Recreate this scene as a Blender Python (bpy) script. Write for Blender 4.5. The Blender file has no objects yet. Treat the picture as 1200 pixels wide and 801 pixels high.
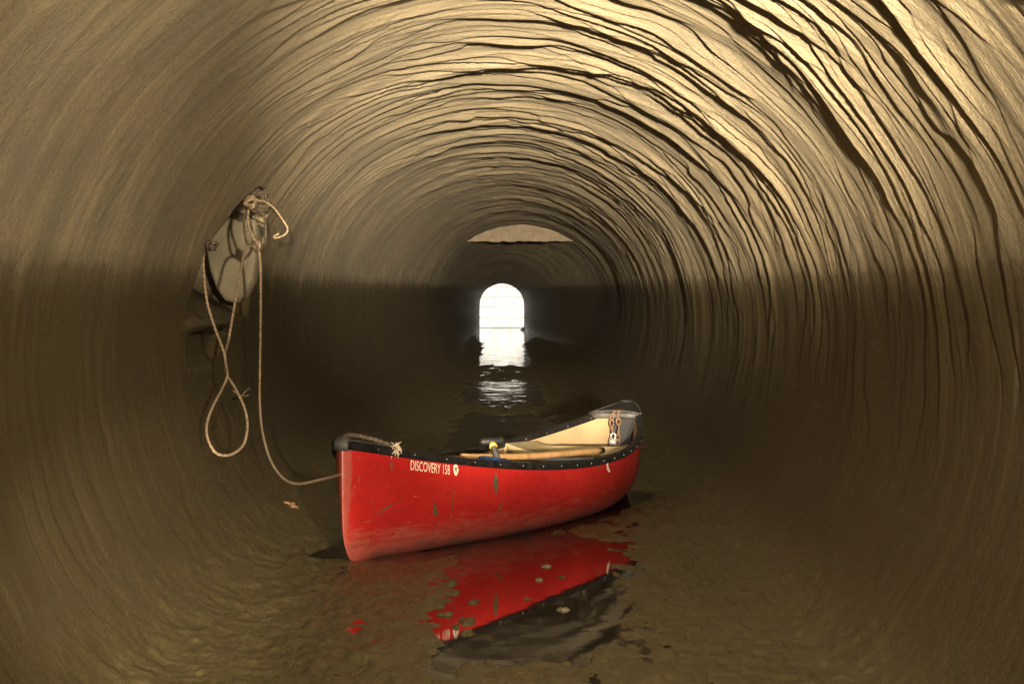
import bpy, bmesh, math, random
import numpy as np
from mathutils import Vector, Matrix, Euler

# ------------------------------------------------------------------ camera, sky, light
scene = bpy.context.scene
col = scene.collection
EYE = 1.154                       # eye height above the water
cam_d = bpy.data.cameras.new('camera')
cam_d.sensor_width = 36.0
cam_d.lens = 96.6
cam_d.clip_start = 0.05
cam_d.clip_end = 3000
cam = bpy.data.objects.new('camera', cam_d)
col.objects.link(cam)
cam.location = (0, 0, EYE)
cam.rotation_euler = (math.radians(90 - 1.08), 0, math.radians(-0.21))
scene.camera = cam

SUN_EL, SUN_AZ = math.radians(52), math.radians(20)     # sun stands behind the camera, over the hill
world = bpy.data.worlds.new('World')
scene.world = world
world.use_nodes = True
wn = world.node_tree.nodes
wl = world.node_tree.links
bg = wn['Background']
sky_t = wn.new('ShaderNodeTexSky')
sky_t.sky_type = 'NISHITA'
sky_t.sun_disc = False
sky_t.sun_elevation = SUN_EL
sky_t.sun_rotation = math.radians(180) + SUN_AZ
wl.new(sky_t.outputs[0], bg.inputs[0])
bg.inputs[1].default_value = 0.06

sun_d = bpy.data.lights.new('sun', 'SUN')
sun_d.energy = 3.4
sun_d.angle = math.radians(0.5)
sun_d.color = (1.0, 0.95, 0.88)
sun = bpy.data.objects.new('sun', sun_d)
col.objects.link(sun)
sd = Vector((math.sin(SUN_AZ) * math.cos(SUN_EL), math.cos(SUN_AZ) * math.cos(SUN_EL), -math.sin(SUN_EL)))
sun.rotation_euler = sd.to_track_quat('-Z', 'Y').to_euler()
sun.location = (0, 60, 40)


def flash(name, loc, aim, power, angle, blend, size, color=(1.0, 0.865, 0.665)):
    d = bpy.data.lights.new(name, 'SPOT')
    d.energy = power
    d.spot_size = math.radians(angle)
    d.spot_blend = blend
    d.shadow_soft_size = size
    d.color = color
    o = bpy.data.objects.new(name, d)
    col.objects.link(o)
    o.location = loc
    o.rotation_euler = (Vector(aim) - Vector(loc)).to_track_quat('-Z', 'Y').to_euler()
    return o


# the photographer's hand flash beside the camera, held high on the right, and the one behind it zoomed down the bore
flash('hand_flash', (0.72, 1.2, 1.64), (0.0, 15.0, 1.72), 2150, 46, 1.0, 0.07)
flash('long_throw_flash', (0.40, -7.0, 1.32), (0.05, 38.0, 2.05), 112000, 8.8, 1.0, 0.09)
flash('left_pool_spot', (-0.35, -0.6, 1.05), (-1.12, 9.2, 0.24), 6000, 7.2, 1.0, 0.03)  # unseen spot added to brighten a soft pool on the lower left wall

vs = scene.view_settings
vs.view_transform = 'Standard'
vs.look = 'None'
vs.exposure = 1.5
vs.gamma = 1.0
scene.render.engine = 'CYCLES'
scene.cycles.use_denoising = True
scene.cycles.max_bounces = 6
scene.cycles.diffuse_bounces = 3
scene.cycles.use_adaptive_sampling = True
scene.cycles.adaptive_threshold = 0.02
scene.cycles.glossy_bounces = 3
scene.cycles.sample_clamp_indirect = 6

# ------------------------------------------------------------------ helpers
rng = np.random.RandomState(11)
random.seed(5)
F = 3220.0


def ray(px, py, d):
    """a point of the photographed place seen at a pixel, at depth d down the bore"""
    return Vector(((px - 588) / F * d, d, EYE - (py - 340) / F * d))


def tag(o, label=None, cat=None, group=None, kind=None):
    if label: o['label'] = label
    if cat: o['category'] = cat
    if group: o['group'] = group
    if kind: o['kind'] = kind
    return o


def empty(name, loc=(0, 0, 0), rz=0.0):
    o = bpy.data.objects.new(name, None)
    o.empty_display_size = 0.1
    col.objects.link(o)
    o.location = loc
    o.rotation_euler = (0, 0, rz)
    return o


def mesh_obj(name, verts, faces, mat, parent=None, smooth=True):
    me = bpy.data.meshes.new(name)
    me.from_pydata([tuple(v) for v in verts], [], [tuple(f) for f in faces])
    me.update()
    if smooth:
        me.polygons.foreach_set('use_smooth', [True] * len(me.polygons))
    if mat: me.materials.append(mat)
    o = bpy.data.objects.new(name, me)
    col.objects.link(o)
    if parent: o.parent = parent
    return o


def bm_obj(name, bm, mat, parent=None, smooth=True):
    me = bpy.data.meshes.new(name)
    bm.to_mesh(me)
    bm.free()
    if smooth:
        me.polygons.foreach_set('use_smooth', [True] * len(me.polygons))
    if mat: me.materials.append(mat)
    o = bpy.data.objects.new(name, me)
    col.objects.link(o)
    if parent: o.parent = parent
    return o


def catmull(pts, n=12):
    P = [Vector(p) for p in pts]
    P = [P[0] * 2 - P[1]] + P + [P[-1] * 2 - P[-2]]
    out = []
    for i in range(1, len(P) - 2):
        a, b, c, d = P[i - 1], P[i], P[i + 1], P[i + 2]
        for k in range(n):
            t = k / n
            out.append(0.5 * ((2 * b) + (c - a) * t + (2 * a - 5 * b + 4 * c - d) * t * t + (3 * b - 3 * c + d - a) * t ** 3))
    out.append(P[-2])
    return out


def resample(pts, step):
    P = [Vector(p) for p in pts]
    L = [0.0]
    for a, b in zip(P, P[1:]): L.append(L[-1] + (b - a).length)
    n = max(2, int(L[-1] / step) + 1)
    out, j = [], 0
    for k in range(n):
        s = L[-1] * k / (n - 1)
        while j < len(L) - 2 and L[j + 1] < s: j += 1
        t = (s - L[j]) / max(1e-9, L[j + 1] - L[j])
        out.append(P[j].lerp(P[j + 1], min(1, max(0, t))))
    return out


def sweep(pts, profile, closed_ends=True, up=Vector((0, 0, 1)), twist=0.0, scale=None):
    """sweeps a 2-D profile [(side, up)] along pts; returns verts, faces"""
    P = [Vector(p) for p in pts]
    n, m = len(P), len(profile)
    V, Fc = [], []
    tan0 = (P[1] - P[0]).normalized()
    ref = up if abs(tan0.dot(up)) < 0.95 else Vector((1, 0, 0))
    prev = (ref - tan0 * ref.dot(tan0)).normalized()
    dist = 0
    for i in range(n):
        t = (P[min(i + 1, n - 1)] - P[max(i - 1, 0)]).normalized()
        u = (prev - t * prev.dot(t)).normalized()
        prev = u
        s = t.cross(u)
        if i: dist += (P[i] - P[i - 1]).length
        a = twist * dist
        ca, sa = math.cos(a), math.sin(a)
        k = 1.0 if scale is None else scale(i / (n - 1))
        for (x, y) in profile:
            X, Y = x * ca - y * sa, x * sa + y * ca
            V.append(P[i] + s * X * k + u * Y * k)
    for i in range(n - 1):
        for j in range(m):
            Fc.append((i * m + j, i * m + (j + 1) % m, (i + 1) * m + (j + 1) % m, (i + 1) * m + j))
    if closed_ends:
        Fc.append(tuple(reversed(range(m))))
        Fc.append(tuple((n - 1) * m + j for j in range(m)))
    return V, Fc


def circle(r, n=10): return [(r * math.cos(2 * math.pi * k / n), r * math.sin(2 * math.pi * k / n)) for k in range(n)]


def rope_profile(r):
    """a laid rope's three-lobed section"""
    out = []
    for k in range(12):
        a = 2 * math.pi * k / 12
        out.append((r * (0.80 + 0.20 * math.cos(3 * a)) * math.cos(a), r * (0.80 + 0.20 * math.cos(3 * a)) * math.sin(a)))
    return out


def tube(name, pts, r, mat, parent=None, n=10):
    V, Fc = sweep(pts, circle(r, n))
    return mesh_obj(name, V, Fc, mat, parent)


def rope(name, pts, r, mat, parent=None, step=0.006):
    P = resample(catmull(pts, 14), step)
    V, Fc = sweep(P, rope_profile(r), twist=2 * math.pi / 0.075)
    return mesh_obj(name, V, Fc, mat, parent)


# ---- lattice noise for the geometry
TAB = rng.rand(256, 256).astype(np.float64)


def vnoise(x, y, ox=0):
    xi, yi = np.floor(x).astype(np.int64), np.floor(y).astype(np.int64)
    fx, fy = x - xi, y - yi
    fx = fx * fx * fx * (fx * (fx * 6 - 15) + 10)
    fy = fy * fy * fy * (fy * (fy * 6 - 15) + 10)
    xi, yi = xi + 37 * ox, yi + 91 * ox
    a = TAB[xi & 255, yi & 255]; b = TAB[(xi + 1) & 255, yi & 255]
    c = TAB[xi & 255, (yi + 1) & 255]; d = TAB[(xi + 1) & 255, (yi + 1) & 255]
    return (a * (1 - fx) + b * fx) * (1 - fy) + (c * (1 - fx) + d * fx) * fy


def fbm(x, y, o=4, ox=0):
    s, a, t = 0, 1.0, 0
    for k in range(o):
        s = s + a * vnoise(x * 2 ** k, y * 2 ** k, ox + k)
        t += a
        a *= 0.5
    return s / t


def sstep(a, b, x):
    t = np.clip((x - a) / (b - a), 0, 1)
    return t * t * (3 - 2 * t)


# ------------------------------------------------------------------ materials
class NT:
    def __init__(self, name):
        self.m = bpy.data.materials.new(name)
        self.m.use_nodes = True
        self.t = self.m.node_tree
        self.b = self.t.nodes['Principled BSDF']

    def n(self, typ, **kw):
        o = self.t.nodes.new(typ)
        for k, v in kw.items(): setattr(o, k, v)
        return o

    def l(self, a, b): self.t.links.new(a, b)

    def set(self, **kw):
        for k, v in kw.items():
            k = k.replace('_', ' ')
            if isinstance(v, (tuple, list)) and len(v) == 3: v = (*v, 1)
            self.b.inputs[k].default_value = v

    def scaled(self, vec, s, off=(0, 0, 0)):
        mp = self.n('ShaderNodeMapping')
        mp.inputs['Scale'].default_value = s
        mp.inputs['Location'].default_value = off
        self.l(vec, mp.inputs['Vector'])
        return mp.outputs[0]

    def noise(self, vec, scale=1.0, detail=4, rough=0.55, dist=0.0):
        o = self.n('ShaderNodeTexNoise')
        o.inputs['Scale'].default_value = scale
        o.inputs['Detail'].default_value = detail
        o.inputs['Roughness'].default_value = rough
        o.inputs['Distortion'].default_value = dist
        self.l(vec, o.inputs['Vector'])
        return o.outputs['Fac']

    def ramp(self, fac, stops, interp='LINEAR'):
        o = self.n('ShaderNodeValToRGB')
        o.color_ramp.interpolation = interp
        e = o.color_ramp.elements
        while len(e) < len(stops): e.new(0.5)
        for el, (p, c) in zip(e, stops):
            el.position = p
            if not isinstance(c, (tuple, list)): c = (c, c, c)
            el.color = (*c, 1)
        self.l(fac, o.inputs['Fac'])
        return o.outputs['Color']

    def mix(self, fac, a, b, mode='MIX'):
        o = self.n('ShaderNodeMix')
        o.data_type = 'RGBA'
        o.blend_type = mode
        for s, v in ((o.inputs['Factor'], fac), (o.inputs[6], a), (o.inputs[7], b)):
            if isinstance(v, (int, float)):
                s.default_value = v if s.type == 'VALUE' else (v, v, v, 1)
            elif isinstance(v, (tuple, list)): s.default_value = (*v, 1)
            else: self.l(v, s)
        return o.outputs[2]

    def math(self, op, a, b=None, clamp=False):
        o = self.n('ShaderNodeMath', operation=op, use_clamp=clamp)
        for s, v in zip(o.inputs, (a, b)):
            if v is None: continue
            if isinstance(v, (int, float)): s.default_value = v
            else: self.l(v, s)
        return o.outputs[0]

    def bump(self, h, strength, dist=0.01, normal=None):
        o = self.n('ShaderNodeBump')
        o.inputs['Strength'].default_value = strength
        o.inputs['Distance'].default_value = dist
        self.l(h, o.inputs['Height'])
        if normal: self.l(normal, o.inputs['Normal'])
        return o.outputs[0]


def simple(name, c, rough=0.6, metal=0.0, var=0.25, scale=30, bump=0.15, spec=0.5):
    t = NT(name)
    tc = t.n('ShaderNodeTexCoord').outputs['Object']
    nz = t.noise(tc, scale, 5)
    dark = tuple(v * (1 - var) for v in c)
    lite = tuple(min(1, v * (1 + var)) for v in c)
    t.l(t.ramp(nz, [(0.3, dark), (0.7, lite)]), t.b.inputs['Base Color'])
    t.l(t.math('MULTIPLY_ADD', nz, 0.25) if False else t.ramp(nz, [(0.3, max(0.02, rough - 0.08)), (0.7, min(1, rough + 0.08))]), t.b.inputs['Roughness'])
    t.set(Metallic=metal, Specular_IOR_Level=spec)
    if bump: t.l(t.bump(t.noise(tc, scale * 4, 4), bump, 0.002), t.b.inputs['Normal'])
    return t.m


def mat_tunnel():
    t = NT('sprayed_tunnel_lining')
    at = t.n('ShaderNodeAttribute', attribute_name='tc').outputs['Vector']      # arc length, depth, offset
    pos = t.n('ShaderNodeNewGeometry').outputs['Position']
    sep = t.n('ShaderNodeSeparateXYZ'); t.l(pos, sep.inputs[0])
    # dry lining
    streak = t.noise(t.scaled(at, (0.7, 5.5, 1)), 1, 4, 0.62, 0.7)
    blotch = t.noise(t.scaled(at, (0.9, 0.45, 1), (3, 1, 0)), 1, 4, 0.6)
    grain = t.noise(at, 70, 3, 0.75)
    dry = t.ramp(streak, [(0.30, (0.20, 0.165, 0.105)), (0.55, (0.30, 0.245, 0.155)), (0.75, (0.39, 0.32, 0.205))])
    dry = t.mix(t.ramp(blotch, [(0.42, 0.0), (0.68, 0.55)]), dry, (0.175, 0.155, 0.11))
    dry = t.mix(0.65, dry, t.ramp(grain, [(0.28, 0.35), (0.70, 1.05)]), 'MULTIPLY')
    dry = t.mix(1.0, dry, (1.31, 1.25, 1.13), 'MULTIPLY')
    # muddy below the high water line
    smear = t.noise(t.scaled(at, (0.9, 11, 1), (1, 7, 0)), 1, 4, 0.65, 0.8)
    wetb = t.noise(t.scaled(at, (1.6, 0.8, 1), (9, 2, 0)), 1, 3)
    wet = t.ramp(smear, [(0.35, (0.056, 0.040, 0.0155)), (0.66, (0.080, 0.058, 0.024)), (0.78, (0.175, 0.132, 0.070))])
    wet = t.mix(t.ramp(wetb, [(0.4, 0.0), (0.7, 0.5)]), wet, (0.062, 0.046, 0.020))
    # the line itself, ragged and drawn out by runs
    runs = t.noise(t.scaled(at, (0.8, 6.5, 1), (2, 2, 0)), 1, 5, 0.7)
    slow = t.noise(t.scaled(at, (0.3, 0.5, 1)), 1, 2)
    lvl = t.math('ADD', sep.outputs['Z'], t.math('MULTIPLY', t.math('SUBTRACT', runs, 0.5), 0.17))
    lvl = t.math('ADD', lvl, t.math('MULTIPLY', t.math('SUBTRACT', slow, 0.5), 0.10))
    hw = t.ramp(t.math('MULTIPLY_ADD', lvl, 1.0) if False else t.math('SUBTRACT', lvl, 0.73), [(0.36, 0.0), (0.44, 0.10), (0.452, 0.22), (0.49, 0.30), (0.505, 0.62), (0.55, 0.80), (0.56, 0.93), (0.68, 1.0)])
    # silt low down
    ma = t.noise(t.scaled(pos, (9, 4, 9)), 1, 4, 0.65, 0.6)
    ms = t.noise(t.scaled(pos, (44, 13, 44)), 1, 3, 0.7)
    mc = t.ramp(ma, [(0.3, (0.062, 0.048, 0.017)), (0.6, (0.096, 0.073, 0.029)), (0.8, (0.155, 0.120, 0.058))])
    mc = t.mix(t.ramp(ms, [(0.68, 0.0), (0.80, 0.6)]), mc, (0.22, 0.18, 0.11))
    sl = t.ramp(t.math('ADD', sep.outputs['Z'], t.math('MULTIPLY', t.math('SUBTRACT', smear, 0.5), 0.35)), [(0.02, 1.0), (0.26, 0.0)])
    wet = t.mix(sl, wet, mc)
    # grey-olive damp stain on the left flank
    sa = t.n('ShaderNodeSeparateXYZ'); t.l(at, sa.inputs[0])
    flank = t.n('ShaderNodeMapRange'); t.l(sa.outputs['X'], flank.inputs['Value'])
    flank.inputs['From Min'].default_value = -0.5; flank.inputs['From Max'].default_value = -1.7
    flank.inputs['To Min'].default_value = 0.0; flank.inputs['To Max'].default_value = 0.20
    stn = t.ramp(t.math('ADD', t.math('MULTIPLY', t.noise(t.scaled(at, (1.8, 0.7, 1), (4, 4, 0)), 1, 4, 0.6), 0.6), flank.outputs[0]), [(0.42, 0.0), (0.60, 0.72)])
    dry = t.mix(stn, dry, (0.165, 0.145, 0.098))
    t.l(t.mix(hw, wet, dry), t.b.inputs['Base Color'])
    rw = t.ramp(smear, [(0.3, 0.45), (0.8, 0.65)])
    rw = t.mix(sl, rw, t.ramp(ma, [(0.3, 0.27), (0.7, 0.50)]))
    t.l(t.mix(hw, rw, (0.85, 0.85, 0.85)), t.b.inputs['Roughness'])
    t.set(Specular_IOR_Level=0.3)
    combed = t.noise(t.scaled(at, (0.9, 26, 1)), 1, 4, 0.65, 0.5)
    pits = t.noise(at, 24, 3, 0.75)
    hsum = t.math('ADD', t.math('MULTIPLY', t.math('MULTIPLY', combed, t.ramp(hw, [(0.0, 0.35), (1.0, 1.0)])), 0.004), t.math('ADD', t.math('MULTIPLY', grain, 0.013), t.math('MULTIPLY', pits, 0.009)))
    hsum = t.math('ADD', hsum, t.math('MULTIPLY', t.math('MULTIPLY', ms, sl), 0.012))
    t.l(t.bump(hsum, 0.55, 1.0), t.b.inputs['Normal'])
    return t.m


def mat_water():
    t = NT('dark_water')
    pos = t.n('ShaderNodeTexCoord').outputs['Object']
    t.set(Base_Color=(0.012, 0.009, 0.005), Roughness=0.03, Specular_IOR_Level=0.5)
    t.b.inputs['IOR'].default_value = 1.33
    w1 = t.noise(t.scaled(pos, (3.0, 1.1, 1)), 1, 3, 0.5)
    w2 = t.noise(t.scaled(pos, (14, 6, 1)), 1, 3, 0.5)
    # calm close by, wind-ruffled towards the mouth
    sp = t.n('ShaderNodeSeparateXYZ'); t.l(pos, sp.inputs[0])
    ruf = t.n('ShaderNodeMapRange')
    t.l(sp.outputs['Y'], ruf.inputs['Value'])
    ruf.inputs['From Min'].default_value = 12; ruf.inputs['From Max'].default_value = 34
    ruf.inputs['To Min'].default_value = 0.10; ruf.inputs['To Max'].default_value = 1.0
    b = t.n('ShaderNodeBump'); b.inputs['Distance'].default_value = 0.014
    t.l(t.math('MULTIPLY', ruf.outputs[0], 1.0), b.inputs['Strength']); t.l(w1, b.inputs['Height'])
    b2 = t.n('ShaderNodeBump'); b2.inputs['Distance'].default_value = 0.0025
    t.l(t.math('MULTIPLY', ruf.outputs[0], 0.6), b2.inputs['Strength']); t.l(w2, b2.inputs['Height']); t.l(b.outputs[0], b2.inputs['Normal'])
    t.l(b2.outputs[0], t.b.inputs['Normal'])
    return t.m


def mat_hull():
    t = NT('scuffed_red_plastic')
    o = t.n('ShaderNodeTexCoord').outputs['Object']
    sp = t.n('ShaderNodeSeparateXYZ'); t.l(o, sp.inputs[0])
    fade = t.noise(t.scaled(o, (1.4, 1.4, 3)), 1, 4)
    red = t.ramp(fade, [(0.25, (0.33, 0.011, 0.011)), (0.75, (0.48, 0.021, 0.016))])
    # chalky abrasion and silt along the bilge
    scr = t.noise(t.scaled(o, (5, 5, 38)), 1, 6, 0.7, 0.5)
    low = t.n('ShaderNodeMapRange'); t.l(sp.outputs['Z'], low.inputs['Value'])
    low.inputs['From Min'].default_value = 0.21; low.inputs['From Max'].default_value = 0.02
    low.inputs['To Min'].default_value = 0.0; low.inputs['To Max'].default_value = 0.55
    k = t.math('ADD', scr, low.outputs[0])
    red = t.mix(t.ramp(k, [(0.62, 0.0), (0.90, 0.6)]), red, (0.46, 0.13, 0.085))
    sm = t.noise(t.scaled(o, (3.5, 3.5, 14), (4, 0, 2)), 1, 6, 0.7, 0.4)
    k2 = t.math('ADD', sm, t.math('MULTIPLY', low.outputs[0], 0.75))
    red = t.mix(t.ramp(k2, [(0.80, 0.0), (0.95, 0.7)]), red, (0.13, 0.060, 0.032))
    # the stems are worn to a pinkish brown
    st = t.n('ShaderNodeMapRange'); t.l(t.math('ABSOLUTE', sp.outputs['X']), st.inputs['Value'])
    st.inputs['From Min'].default_value = 2.19; st.inputs['From Max'].default_value = 2.335
    k3 = t.math('ADD', t.math('MULTIPLY', st.outputs[0], 0.55), t.noise(t.scaled(o, (20, 20, 9)), 1, 5, 0.7))
    red = t.mix(t.ramp(k3, [(0.92, 0.0), (1.12, 0.6)]), red, (0.30, 0.10, 0.07))
    # dark nicks
    nk = t.noise(t.scaled(o, (30, 30, 26), (1, 5, 0)), 1, 3, 0.8, 1.0)
    red = t.mix(t.ramp(nk, [(0.69, 0.0), (0.72, 0.9)]), red, (0.09, 0.018, 0.012))
    sk = t.noise(t.scaled(o, (60, 60, 60), (2, 0, 0)), 1, 2, 0.6)
    red = t.mix(t.ramp(sk, [(0.655, 0.0), (0.69, 0.8)]), red, (0.08, 0.02, 0.014))
    ls = t.noise(t.scaled(o, (7, 7, 120), (0, 3, 1)), 1, 3, 0.6, 0.3)
    red = t.mix(t.ramp(ls, [(0.68, 0.0), (0.72, 0.45)]), red, (0.50, 0.16, 0.12))
    # faint dried drips
    t.l(red, t.b.inputs['Base Color'])
    t.l(t.ramp(k2, [(0.45, 0.30), (0.9, 0.65)]), t.b.inputs['Roughness'])
    nb = t.bump(t.noise(t.scaled(o, (2.2, 2.2, 3)), 1, 3), 0.35, 0.02)
    nb = t.bump(scr, 0.15, 0.002, nb)
    t.l(nb, t.b.inputs['Normal'])
    return t.m


def mat_stone(name, c):
    t = NT(name)
    o = t.n('ShaderNodeTexCoord').outputs['Object']
    info = t.n('ShaderNodeObjectInfo').outputs['Random']
    a = t.noise(o, 6, 6, 0.65)
    cc = t.ramp(a, [(0.3, tuple(v * 0.72 for v in c)), (0.7, c)])
    cc = t.mix(0.35, cc, t.ramp(info, [(0, 0.55), (1, 1.0)]), 'MULTIPLY')
    t.l(cc, t.b.inputs['Base Color'])
    t.set(Roughness=0.9)
    t.l(t.bump(t.noise(o, 25, 5, 0.7), 0.5, 0.01), t.b.inputs['Normal'])
    return t.m


M_TUN, M_WATER, M_HULL = mat_tunnel(), mat_water(), mat_hull()
M_STONE = mat_stone('pale_limestone', (0.62, 0.60, 0.55))
M_JOINT = mat_stone('lime_mortar', (0.50, 0.48, 0.43))
M_PORTAL = mat_stone('dark_stone', (0.06, 0.055, 0.048))  # very dark, nearly neutral stone colour
M_BEAM = simple('tan_beam_concrete', (0.090, 0.066, 0.040), 0.9, var=0.3, scale=9, bump=0.5)
M_PLUG = simple('plug_concrete', (0.20, 0.163, 0.098), 0.85, var=0.35, scale=5, bump=0.8)
M_LINER = simple('cream_vinyl', (0.36, 0.25, 0.13), 0.5, var=0.14, scale=5, bump=0.08)
M_SEAT = simple('ivory_seat_plastic', (0.36, 0.275, 0.145), 0.42, var=0.12, scale=6, bump=0.06)
M_BLACK = simple('black_vinyl', (0.009, 0.008, 0.007), 0.55, var=0.5, scale=18, bump=0.25, spec=0.3)
M_CAP = simple('worn_grey_cap', (0.042, 0.038, 0.033), 0.6, var=0.5, scale=24, bump=0.3)
M_RIVET = simple('rivet_aluminium', (0.24, 0.21, 0.17), 0.7, 0.2, var=0.15, scale=60, bump=0.0)
M_ROPE = simple('hemp_rope', (0.235, 0.160, 0.090), 0.9, var=0.35, scale=45, bump=0.6)
M_ROPE2 = simple('pale_frayed_rope', (0.40, 0.32, 0.21), 0.9, var=0.3, scale=60, bump=0.6)
M_TANGLE = simple('dirty_cord', (0.075, 0.052, 0.028), 0.9, var=0.5, scale=40, bump=0.6)
M_WOOD = simple('varnished_ash', (0.36, 0.205, 0.085), 0.4, var=0.25, scale=14, bump=0.15)
M_SHAFT = simple('grey_aluminium_shaft', (0.17, 0.16, 0.14), 0.42, 0.3, var=0.2, scale=30, bump=0.05)
M_YEL = simple('yellow_band', (0.55, 0.40, 0.07), 0.5, var=0.2, scale=30, bump=0.05)
M_BLUE = simple('blue_pvc', (0.020, 0.055, 0.20), 0.45, var=0.25, scale=12, bump=0.2)
M_RUST = simple('rusty_steel', (0.12, 0.066, 0.036), 0.75, 0.2, var=0.5, scale=70, bump=0.6)
M_LOCK = simple('padlock_steel', (0.62, 0.60, 0.55), 0.3, 0.7, var=0.15, scale=40, bump=0.1)
M_WHITE = simple('cream_lettering', (0.72, 0.64, 0.46), 0.5, var=0.10, scale=50, bump=0.0)
M_GOUGE = simple('olive_gouge', (0.085, 0.070, 0.028), 0.7, var=0.35, scale=40, bump=0.4)
M_LEAF = simple('dead_leaf', (0.17, 0.090, 0.038), 0.8, var=0.35, scale=50, bump=0.3)
M_TWIG = simple('dry_twig', (0.16, 0.12, 0.075), 0.85, var=0.4, scale=50, bump=0.4)
M_SCUM = simple('floating_scum', (0.20, 0.165, 0.10), 0.7, var=0.5, scale=70, bump=0.6)
M_IRON = simple('iron', (0.05, 0.035, 0.024), 0.7, 0.4, var=0.5, scale=50, bump=0.5)

# ------------------------------------------------------------------ the bore
R, HC = 1.40, 0.95
Y_END = 79.0
NT_ = 1100
theta = np.linspace(-math.pi, math.pi, NT_ + 1)
near = np.linspace(-11.0, 5.6, 50, endpoint=False)
rr = np.linspace(F * R / 5.6, F * R / Y_END, 940)
ys = np.concatenate([near, F * R / rr])
NY = len(ys)
TH, YY = np.meshgrid(theta, ys)            # rows: depth


def ridge_field():
    P = np.zeros_like(TH)
    arc = TH * R
    # slow swell of the lining
    P += 0.030 * (fbm(arc * 0.55 + 20, YY * 0.40, 3, 3) - 0.5)
    roughside = sstep(-0.75, 0.05, TH)                 # the right side and the crown are the rough ones
    P += 0.022 * (fbm(arc * 0.8 + 7, YY * 1.6, 4, 9) - 0.5) * (0.25 + 0.75 * roughside)
    warp_a = (fbm(theta * 1.0 + 50, theta * 0 + 3.3, 3, 1) - 0.5)
    y = 5.0
    r2 = random.Random(42)
    while y < 77:
        k = (y / 12.0) ** 0.2
        y += r2.uniform(0.02, 0.13) * k
        big = r2.random()
        d = min(0.032, 0.006 + 0.044 * big ** 2.8) * (0.60 + 0.40 * float(sstep(9.0, 15.0, np.float64(y)))) * (1 + 0.6 * float(sstep(38.0, 50.0, np.float64(y))))
        ell = r2.uniform(0.07, 0.20) * k + d * 5
        side = r2.random()
        if side < 0.80:
            c = r2.triangular(-0.60, 1.70, 0.25); hw = r2.uniform(0.16, 0.5) if r2.random() < 0.5 else r2.uniform(0.5, 1.0)
        elif side < 0.9:
            c = r2.uniform(-2.2, -0.4); hw = r2.uniform(0.4, 0.9); d *= 0.30
        else:
            c = 0.5; hw = 1.5
        tilt = r2.uniform(-0.38, 0.30) * k
        o1, o2 = r2.uniform(0, 200), r2.uniform(0, 200)
        path = y + tilt * (theta - c) + 1.3 * k * (fbm(theta * 1.1 + o1, theta * 0 + o2, 2, 2) - 0.5) \
            + (0.20 + 0.12 * sstep(8, 20, np.float64(y))) * k * (fbm(theta * 5 + o2, theta * 0 + o1, 3, 4) - 0.5)
        env = np.clip(1 - ((theta - c) / hw) ** 2, 0, 1) ** 0.75
        env = env * (0.55 + 0.9 * np.abs(fbm(theta * 3 + o2, theta * 0 + 5 + o1, 2, 6) - 0.3))
        env = env * (0.50 + 0.50 * sstep(-0.75, -0.15, theta)) * (1 - 0.70 * sstep(0.55, 1.2, theta))
        jj = np.where(env > 0.02)[0]
        if len(jj) == 0: continue
        lo = np.searchsorted(ys, path[jj].min() - 3 * ell)
        hi = np.searchsorted(ys, path[jj].max() + 0.12)
        j0, j1 = jj[0], jj[-1] + 1
        u = ys[lo:hi, None] - path[None, j0:j1]
        prof = np.where(u < 0, np.exp(np.minimum(u, 0) / ell) * (1 - 0.35 * np.exp(np.minimum(u, 0) / (0.15 * ell))), 0.65 * np.exp(-np.maximum(u, 0) / 0.014))
        P[lo:hi, j0:j1] += d * env[None, j0:j1] * prof
    P = np.where(P > 0.022, 0.022 + 0.022 * np.tanh((P - 0.022) / 0.022), P)      # no ledge stands out too far
    # long thin overlapping laps
    wrp = fbm(arc * 0.75 + 11, YY * 0.55, 3, 17)
    for fr, am, oo in ((2.5, 0.017, 0), (6.1, 0.0040, 5)):
        u = YY * fr + (6.5 * fr / 3.1) * wrp + 0.9 * fbm(arc * 2.6 + oo, YY * fr * 0.5, 3, 19 + oo)
        uf = u - np.floor(u)
        lap = np.where(uf < 0.92, uf / 0.92, (1 - uf) / 0.08)
        msk = sstep(0.34, 0.66, fbm(arc * 1.5 + 3 * oo, YY * fr * 0.45 + oo, 3, 23 + oo))
        P += am * lap * msk * (0.50 + 0.50 * sstep(-0.95, -0.10, TH)) * (1 - 0.35 * sstep(0.9, 1.5, TH))
    # fine horizontal scoring
    P += 0.007 * (fbm(arc * 1.2 + 31, YY * 7.0, 3, 12) - 0.5) * (0.25 + 0.75 * roughside)
    return P


PR = ridge_field()
# silt and wear smooth the wall out below the high water line
VS = np.where(np.cos(TH) > 0, 0.93, 1.0)          # the crown is a little flattened
hgt = HC + R * np.cos(TH) * VS
PR *= 0.45 + 0.55 * sstep(0.35, 1.15, hgt)


# the side inlet in the left wall: outline on the wall as (depth, height)
def inside_poly(px, py, poly):
    ins = np.zeros(px.shape, bool)
    n = len(poly)
    for i in range(n):
        x0, y0 = poly[i]; x1, y1 = poly[(i + 1) % n]
        c = ((y0 > py) != (y1 > py)) & (px < (x1 - x0) * (py - y0) / (y1 - y0 + 1e-12) + x0)
        ins ^= c
    return ins


left = TH < 0


def wall_hit(px, py):
    """depth and height where a line of sight meets the plain bore"""
    for d in np.arange(6, 60, 0.02):
        x, z = (px - 588) / F * d, EYE - (py - 340) / F * d
        if x * x + ((z - HC) / (0.93 if z > HC else 1.0)) ** 2 >= R * R: return float(d), float(z)
    return 60.0, 1.0


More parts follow.
